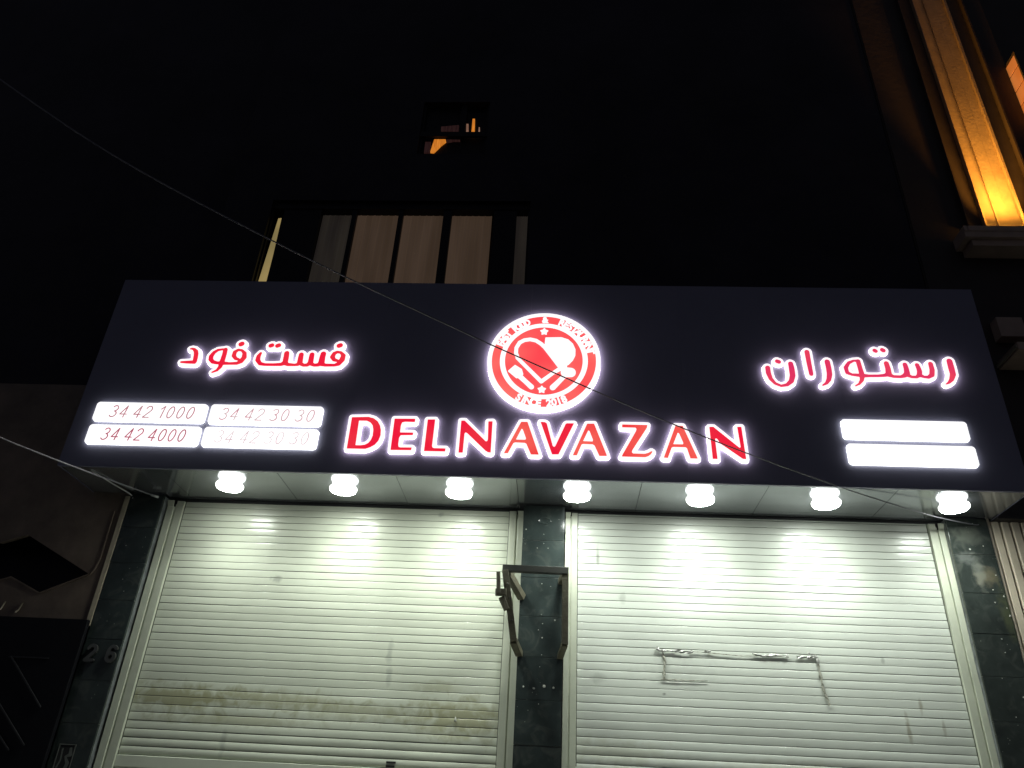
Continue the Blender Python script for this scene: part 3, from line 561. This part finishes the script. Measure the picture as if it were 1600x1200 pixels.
def star(cx, cz, r):
    return [(cx+(r if k % 2 == 0 else r*.58)*math.cos(math.radians(90+36*k)), cz+(r if k % 2 == 0 else r*.58)*math.sin(math.radians(90+36*k))) for k in range(10)]
for cx, cz in ((-.176, 5.470), (-.180, 4.884)):
    g = sdf_grid([], [[star(cx, cz, .034)]]); slab('star', contours(g, .003), y3, y4, 'white acrylic', lg)
def ring_text(txt, a_mid, span, top=True, size=.066):
    """bold capitals set round the red ring, one mesh"""
    n = len(txt); vs = []; fs = []; rr = LR*.846
    for k, c in enumerate(txt):
        if c == ' ': continue
        cu = bpy.data.curves.new('t', 'FONT'); cu.body = c; cu.size = size*1.36; cu.align_x = 'CENTER'; cu.extrude = .003; cu.offset = .0030
        o = bpy.data.objects.new('t', cu); COL.objects.link(o); dg = bpy.context.evaluated_depsgraph_get()
        me = bpy.data.meshes.new_from_object(o.evaluated_get(dg)); bpy.data.objects.remove(o)
        a = a_mid+(span*(.5-(k+.5)/n) if top else span*((k+.5)/n-.5)); ar = math.radians(a)
        rot = ar-math.pi/2 if top else ar+math.pi/2; base = len(vs)
        for v in me.vertices:
            lx, lz = v.co.x, v.co.y-size*.5
            vs.append((LCX+rr*math.cos(ar)+lx*math.cos(rot)-lz*math.sin(rot), (y3+y2-.0065)/2-v.co.z, LCZ+1.015*(rr*math.sin(ar))+lx*math.sin(rot)+lz*math.cos(rot)))
        for p in me.polygons: fs.append(tuple(base+i for i in p.vertices))
        bpy.data.meshes.remove(me)
    m = MB(); m.add(vs, fs); return m.build('ring_lettering', 'white acrylic', lg)
ring_text('FAST FOOD', 135.5, 50)
ring_text('&', 90, 8, size=.060)
ring_text('RESTAURANT', 41, 62)
ring_text('SINCE 2018', 268.5, 60, top=False)

# ================================================================= house number and plate on the left pillar
for txt, x in (('2', -3.772), ('6', -3.603)):
    st, xe = text_strokes(txt, 0, 0, .125, .0125, slant=.06)
    st = [[(x+p[0]*1.12, 2.664+p[1], p[2]) for p in s] for s in st]
    nm = o = slab('house_number', contours(sdf_grid(st, [], pad=.02, h=.003), 0), -.114, -.138, 'number metal', None)
    tag(o, 'raised metal figure two on the left dark pillar, nearer the gate' if txt == '2' else 'raised metal figure six on the left dark pillar, nearer the shutter', 'house number', 'two digits of house number 26')
pl = thing('wall_plate', 'small framed plate low on the left dark pillar beside the gate', 'plate', (-3.70, -.112, 1.85))
m = MB(); m.box(-3.762, -3.630, -.118, -.114, 1.835, 2.062); m.build('plate', 'plate mark', pl, .002)
m = MB()
for a in ((-3.762, -3.755, 1.835, 2.062), (-3.637, -3.630, 1.835, 2.062), (-3.755, -3.637, 2.055, 2.062), (-3.755, -3.637, 1.835, 1.842)): m.box(a[0], a[1], -.1205, -.1182, a[2], a[3])
m.build('plate_rim', 'plate paint', pl)
g = sdf_grid([[(-3.728, 2.03, .005), (-3.72, 1.95, .006), (-3.735, 1.90, .006)], [(-3.665, 2.03, .010), (-3.655, 1.99, .014), (-3.69, 1.975, .006), (-3.66, 1.93, .014), (-3.675, 1.87, .012)]], [], pad=.01, h=.002)
slab('plate_pattern', contours(g, 0), -.1182, -.1192, 'plate paint', pl)

# ================================================================= bracket on the middle pillar
br = thing('sign_bracket', 'rusty empty metal bracket frame standing out from the middle pillar', 'bracket', (-.19, -.11, 2.8))
B = -.36; zl = 3.462; A0 = (-.428, B, zl); A1 = (.045, B, zl-.008)
m = MB(); m.bar((-.452, B, zl), (.070, B, zl-.006), .05, .052); m.build('front_bar', 'bracket dark', br, .002)
m = MB(); m.bar((-.430, B, zl-.018), (-.338, B+.01, 2.905), .05, .058, up=(0, 1, 0)); m.build('left_upright', 'rusty bracket', br, .002)
m = MB(); m.bar((.046, B, zl-.02), (.050, B+.01, 2.895), .05, .044, up=(0, 1, 0)); m.build('right_upright', 'rusty bracket', br, .002)
m = MB(); m.bar((-.428, B+.018, zl-.004), (-.300, -.113, 3.30), .055, .055); m.build('upper_arm', 'rusty bracket', br, .002)
m = MB(); m.bar((.046, B+.018, zl-.004), (.012, -.113, 3.44), .045, .045); m.build('upper_arm', 'rusty bracket', br, .002)
m = MB(); m.bar((-.340, B+.015, 2.91), (-.303, -.113, 2.86), .055, .045); m.build('lower_arm', 'rusty bracket', br, .002)
m = MB(); m.bar((.049, B+.015, 2.90), (.016, -.113, 2.85), .045, .04); m.build('lower_arm', 'rusty bracket', br, .002)
m = MB()                                             # bent clip hanging off the left side
m.bar((-.482, B-.03, 3.42), (-.470, B-.03, 3.245), .03, .052, up=(0, 1, 0)); m.bar((-.496, B-.03, 3.262), (-.41, B-.028, 3.262), .045, .050); m.bar((-.448, B-.03, 3.225), (-.40, B-.024, 3.130), .035, .045)
m.build('clip', 'rusty bracket', br, .003)
for x, z in ((-.405, 3.33), (-.385, 3.22), (-.36, 3.05)):
    m = MB(); m.lathe([(0.0005, z+.008), (.006, z+.007), (.007, z), (.0005, z-.001)], (x, B-.026), 8); m.build('bolt_head', 'bracket dark', br)

# ================================================================= torn tape on the right shutter
tp = thing('tape_remnant', 'torn crumpled grey tape outlining a missing notice on the right shutter', 'tape', (1.4, -.01, 2.6))
def ribbon(pts, w, mat, parent, y=-.0075, jit=.004, seed=1):
    rnd = random.Random(seed); m = MB(); vs = []; P = []
    for (a, b) in zip(pts[:-1], pts[1:]):
        n = max(2, int(math.hypot(b[0]-a[0], b[1]-a[1])/.018))
        P += [(a[0]+(b[0]-a[0])*k/n, a[1]+(b[1]-a[1])*k/n) for k in range(n)]
    P.append(pts[-1])
    for i, p in enumerate(P):
        q = P[min(i+1, len(P)-1)]; r = P[max(i-1, 0)]; d = Vector((q[0]-r[0], q[1]-r[1])).normalized(); nn = Vector((-d.y, d.x))
        ww = w*rnd.uniform(.35, 1.1); 
        for s in (-.5, 0, .5): vs.append((p[0]+nn.x*ww*s, y-rnd.uniform(0, jit)*(1.6 if s == 0 else 1), p[1]+nn.y*ww*s))
    m.add(vs, [(i*3+j, (i+1)*3+j, (i+1)*3+j+1, i*3+j+1) for i in range(len(P)-1) for j in range(2)], 0, False)
    o = m.build('tape_strip', mat, parent); sd = o.modifiers.new('thickness', 'SOLIDIFY'); sd.thickness = .0008; return o
ribbon([(.775, 2.972), (.80, 2.952), (.93, 2.952), (1.03, 2.945), (1.06, 2.955)], .026, 'grey tape', tp, seed=2, jit=.010)
ribbon([(1.15, 2.962), (1.17, 2.956), (1.20, 2.962)], .016, 'grey tape', tp, seed=3, jit=.008)
ribbon([(1.06, 2.955), (1.45, 2.935), (1.62, 2.948), (1.80, 2.950)], .009, 'tape residue', tp, seed=8)
ribbon([(1.52, 2.958), (1.60, 2.940), (1.70, 2.952), (1.80, 2.944)], .024, 'grey tape', tp, seed=4, jit=.009)
ribbon([(1.86, 2.945), (1.99, 2.945)], .022, 'grey tape', tp, seed=5, jit=.006)
ribbon([(1.95, 2.975), (2.02, 2.950), (2.020, 2.90)], .034, 'grey tape', tp, seed=6, jit=.008)
ribbon([(2.020, 2.90), (2.025, 2.80), (2.035, 2.70), (2.065, 2.60)], .028, 'tape residue', tp, seed=7)
ribbon([(.825, 2.95), (.840, 2.86), (.828, 2.80), (.828, 2.735)], .030, 'tape residue', tp, seed=9, jit=.006)
ribbon([(.80, 2.735), (.86, 2.735), (1.16, 2.737)], .011, 'tape residue', tp, seed=10)
# small pale stud on the left shutter
m = MB(); m.lathe([(.0005, 2.396), (.006, 2.388), (.011, 2.370), (.010, 2.362), (.0005, 2.360)], (-.775, -.012), 12); o = m.build('wall_stud', 'plaster dab'); tag(o, 'tiny white plaster lump stuck on the grimy left shutter', 'plaster lump')

# ================================================================= cables
def smooth(P, n=4):
    P = [Vector(p) for p in P]; out = []
    for i in range(len(P)-1):
        a = P[max(i-1, 0)]; b = P[i]; c = P[i+1]; d = P[min(i+2, len(P)-1)]
        for k in range(n):
            t = k/n; out.append(.5*((2*b)+(c-a)*t+(2*a-5*b+4*c-d)*t*t+(3*b-a-3*c+d)*t**3))
    out.append(P[-1]); return out
def lowpass(P, it=3):
    P = [list(p) for p in P]
    for _ in range(it):
        Q = [list(p) for p in P]
        for i in range(1, len(P)-1):
            t = (P[i][0]-P[i-1][0])/(P[i+1][0]-P[i-1][0]+1e-9)
            z = P[i-1][2]+(P[i+1][2]-P[i-1][2])*t; Q[i][2] = P[i][2]*.5+z*.5
        P = Q
    return P
m = MB(); 
m.tube(smooth(lowpass([(-4.6, -3.755, 6.15), (-3.836, -3.408, 5.719), (-3.367, -3.195, 5.478), (-3.132, -3.088, 5.364)]+W1_)+[(3.45, -.113, 4.045)], 3), .0048); o = m.build('overhead_cable', 'cable rubber')
tag(o, 'long thin dark cable sagging across the lit sign down to the right pillar', 'cable')
oc = thing('overhead_cable', 'thin cable from the left edge ending in a white connector at the soffit', 'cable', (-3.58, -.13, 4.07))
m = MB(); far = Vector(W2_[0])+(Vector(W2_[0])-Vector(W2_[1]))*4; m.tube(smooth([tuple(far)]+lowpass(W2_), 3), .006); m.build('cord', 'cable rubber', oc)
m = MB(); e = Vector(W2_[-1]); m.tube([e+Vector((-.028, -.03, -.004)), e+Vector((-.026, -.03, -.004)), e+Vector((.03, 0, -.010)), e+Vector((.032, 0, -.010))], [.004, .010, .012, .006]); m.build('connector', 'cable tip', oc)
m = MB(); m.tube(smooth(W3_+[(-3.79, -.112, 4.05)], 3), .006); o = m.build('cable_stub', 'cable tip'); tag(o, 'short pale loose wire at the top of the left pillar edge', 'cable')

# ================================================================= left neighbour: plate wall and gate
lw = thing('boundary_wall', 'brown sheet wall with a dark pointed cutout left of the shop', 'wall', (-5.5, .1, .4))
E_ = -.03
cut = [(-5.17, 3.727), (-4.934, 3.643), (-4.70, 3.727), (-4.021, 3.395), (-4.413, 3.214), (-4.712, 3.342), (-4.84, 3.300), (-4.97, 3.335), (-5.20, 3.214), (-5.75, 3.395)]
cut = [(p[0]*.9846, 1.6+(p[1]-1.6)*.9846) for p in cut]
slab('sheet_panel', [[(-7.5, 2.6), (XL-.045, 2.6), (XL-.045, 5.2), (-7.5, 5.2)], cut], -.06, -.10, 'brown plate', lw)
m = MB(); m.box(-7.5, XL-.045, .16, .20, .4, 5.2); m.build('backing_panel', 'gate black', lw)
# folded lip round the cutout and the bent seam that runs down to its point
def lip(pts, r, mat, y, name, closed=False):
    m = MB(); P = [(p[0], y, p[1]) for p in pts]
    if closed: P.append(P[0])
    for a, b in zip(P[:-1], P[1:]): m.bar(a, b, r, r, up=(0, 1, 0))
    return m.build(name, mat, lw)
lip(cut, .012, 'brown plate', -.105, 'cutout_lip', True)
lip([(-3.925, 3.93), (-3.915, 3.50), (-3.935, 3.41), (-3.96, 3.367)], .010, 'brown plate', -.106, 'folded_seam')
m = MB(); m.box(XL-.045, XL-.004, -.118, .05, 2.94, 4.07); m.build('edge_strip', 'aluminium edge', lw, .002)
for q in ([(-4.675, 3.133), (-4.695, 3.06)], [(-4.520, 3.128), (-4.535, 3.07), (-4.555, 3.045)]):
    m = MB(); m.tube([(p[0]*.985, -.112, 1.6+(p[1]-1.6)*.985) for p in q], .006, 6); m.build('hook', 'aluminium edge', lw)
gt = thing('metal_gate', 'black metal yard gate with slanting bars left of the dark pillar', 'gate', (-5.5, -.15, .4))
m = MB(); m.box(-7.5, XL+.012, -.19, -.15, .42, 2.972); m.build('gate_leaf', 'gate black', gt, .003)
m = MB(); m.box(-4.35, -4.02, -.20, -.191, 2.655, 2.665); m.build('gate_rail', 'gate bar', gt)
for a, b in (((-4.33, 2.66), (-3.955, 2.30)), ((-4.50, 2.50), (-3.985, 2.03)), ((-4.62, 2.45), (-4.09, 1.99)), ((-4.9, 2.3), (-4.4, 1.85))):
    m = MB(); m.bar((a[0], -.20, a[1]), (b[0], -.20, b[1]), .012, .014, up=(0, 1, 0)); m.build('gate_bar', 'gate bar', gt, .002)
lb = thing('left_neighbour_building', 'unlit black building rising beside the shop on the left', 'building', (-9, .5, .4))
m = MB(); m.box(-16, XL-.025, .26, .6, 5.21, 15); m.box(-16, -7.51, .26, .6, .4, 5.21); m.build('wall', 'black facade stone', lb)
m = MB(); m.box(-7.5, XL-.025, -.06, .26, 5.21, 5.30); m.build('coping', 'black facade stone', lb)

# ================================================================= right neighbour
rb = thing('right_neighbour_building', 'dark stone building on the right with an amber lit fluted pilaster', 'building', (5.5, 0, .4))
m = MB(); m.box(3.60, 5.20, 0, .35, 4.14, 15); m.box(5.20, 12, -.0, .35, 4.14, 9.10); m.box(5.20, 12, .30, .60, 9.10, 15); m.build('wall', 'neighbour stone', rb)
m = MB(); m.box(3.59, 12, -.16, .0, 4.085, 4.40); m.build('lintel', 'header dark', rb)
# ribbed cladding at street level
m = MB(); x = 3.555; first = True
prof = []
while x < 6.2:
    w = .081
    m.add([(x-.012, -.05, .4), (x+.012, -.095, .4), (x+w-.016, -.095, .4), (x+w-.013, -.05, .4), (x-.012, -.05, 4.08), (x+.012, -.095, 4.08), (x+w-.016, -.095, 4.08), (x+w-.013, -.05, 4.08)],
          [(0, 1, 5, 4), (1, 2, 6, 5), (2, 3, 7, 6), (4, 5, 6, 7)]); x += w
m.build('ribbed_cladding', 'ribbed beige', rb)
m = MB(); m.box(3.56, 6.25, -.047, -.03, .4, 4.135); m.build('cladding_backing', 'guide groove', rb)
m = MB(); n = 30; vs = []                                 # ragged sealed edge between tiles and cladding
for i in range(n+1):
    z = .4+3.72*i/n; j = random.uniform(-.005, .005); vs += [(XR+.006+j, -.100, z), (3.545+j*.5, -.104, z), (3.556, -.06, z)]
m.add(vs, [(3*i+k, 3*i+k+1, 3*i+k+4, 3*i+k+3) for i in range(n) for k in range(2)], 0, True); m.build('sealed_edge', 'ribbed beige', rb)
# pilaster: stepped fluted shaft in a shallow niche, uplit from behind its ledge
m = MB(); m.box(4.335, 4.350, -.055, 0, 7.30, 15); m.box(4.350, 4.360, -.020, 0, 7.30, 15); m.box(4.360, 4.470, -.026, 0, 7.30, 15); m.box(4.470, 4.484, -.044, 0, 7.30, 15); m.box(4.484, 4.60, -.034, 0, 7.30, 15)
m.box(4.60, 4.715, -.028, 0, 7.30, 15); m.box(4.715, 4.745, -.060, 0, 7.30, 15); m.build('fluted_pilaster', 'neighbour stone pale', rb, .002)
m = MB(); m.box(4.155, 4.172, -.06, 0, 7.30, 15); m.box(4.93, 4.95, -.06, 0, 7.30, 15); m.build('pilaster_border', 'neighbour stone', rb)
m = MB(); m.box(4.05, 5.1, -.20, 0, 6.95, 7.03); m.box(3.98, 5.1, -.24, 0, 7.03, 7.10); m.box(4.02, 5.1, -.25, -.215, 7.10, 7.165); m.box(3.98, 4.015, -.25, 0, 7.10, 7.165); m.build('ledge', 'neighbour trim', rb, .003)
m = MB(); m.box(3.61, 4.02, -.03, 0, 6.30, 6.38); m.box(3.615, 3.98, -.012, 0, 6.38, 15); m.build('string_course', 'neighbour stone', rb)
up = thing('uplight', 'amber uplight glowing behind the stone ledge under the fluted pilaster', 'lamp', (4.54, -.13, 7.11))
m = MB(); m.box(4.42, 4.66, -.17, -.09, 7.103, 7.125); m.build('housing', 'header dark', up)
m = MB(); m.box(4.43, 4.65, -.165, -.095, 7.126, 7.130); m.build('lens', 'amber lens', up)
ld = bpy.data.lights.new('uplight_beam', 'AREA'); ld.shape = 'RECTANGLE'; ld.size = .42; ld.size_y = .05; ld.energy = 46; ld.color = (1.0, .41, .05); ld.spread = math.radians(50)
lo = bpy.data.objects.new('uplight_beam', ld); COL.objects.link(lo); lo.parent = up; lo.location = (0, -.01, .035)
lo.rotation_euler = (math.radians(-175), 0, 0)
# small box, slanting lit edge
m = MB(); m.box(4.10, 4.34, -.12, 0, 5.92, 6.14); m.build('wall_box', 'neighbour trim', rb, .004)
m = MB(); m.box(4.06, 4.40, -.36, 0, 5.62, 5.70); m.build('cornice_block', 'neighbour trim', rb, .003)
m = MB(); m.bar((4.052, .0, 5.655), (4.052, -.355, 5.655), .010, .030); m.build('lit_edge', 'aluminium edge', rb)
# side bay with amber glazing
bw = bpy.data.objects.new('window', None); COL.objects.link(bw); bw.parent = rb; bw.location = (-.3, 0, 8.6); bw['label'] = 'small amber lit window pane high at the right edge'
for z0, z1 in ((9.68, 9.85), (9.43, 9.665), (9.2, 9.415), (8.9, 9.185)):
    m = MB(); m.box(5.196, 5.199, -.18, .0, z0, z1); m.build('amber_pane', 'amber pane', bw)
m = MB(); m.box(5.1995, 5.9, -.20, .0, 8.88, 9.9); m.build('bay_body', 'neighbour stone', bw)
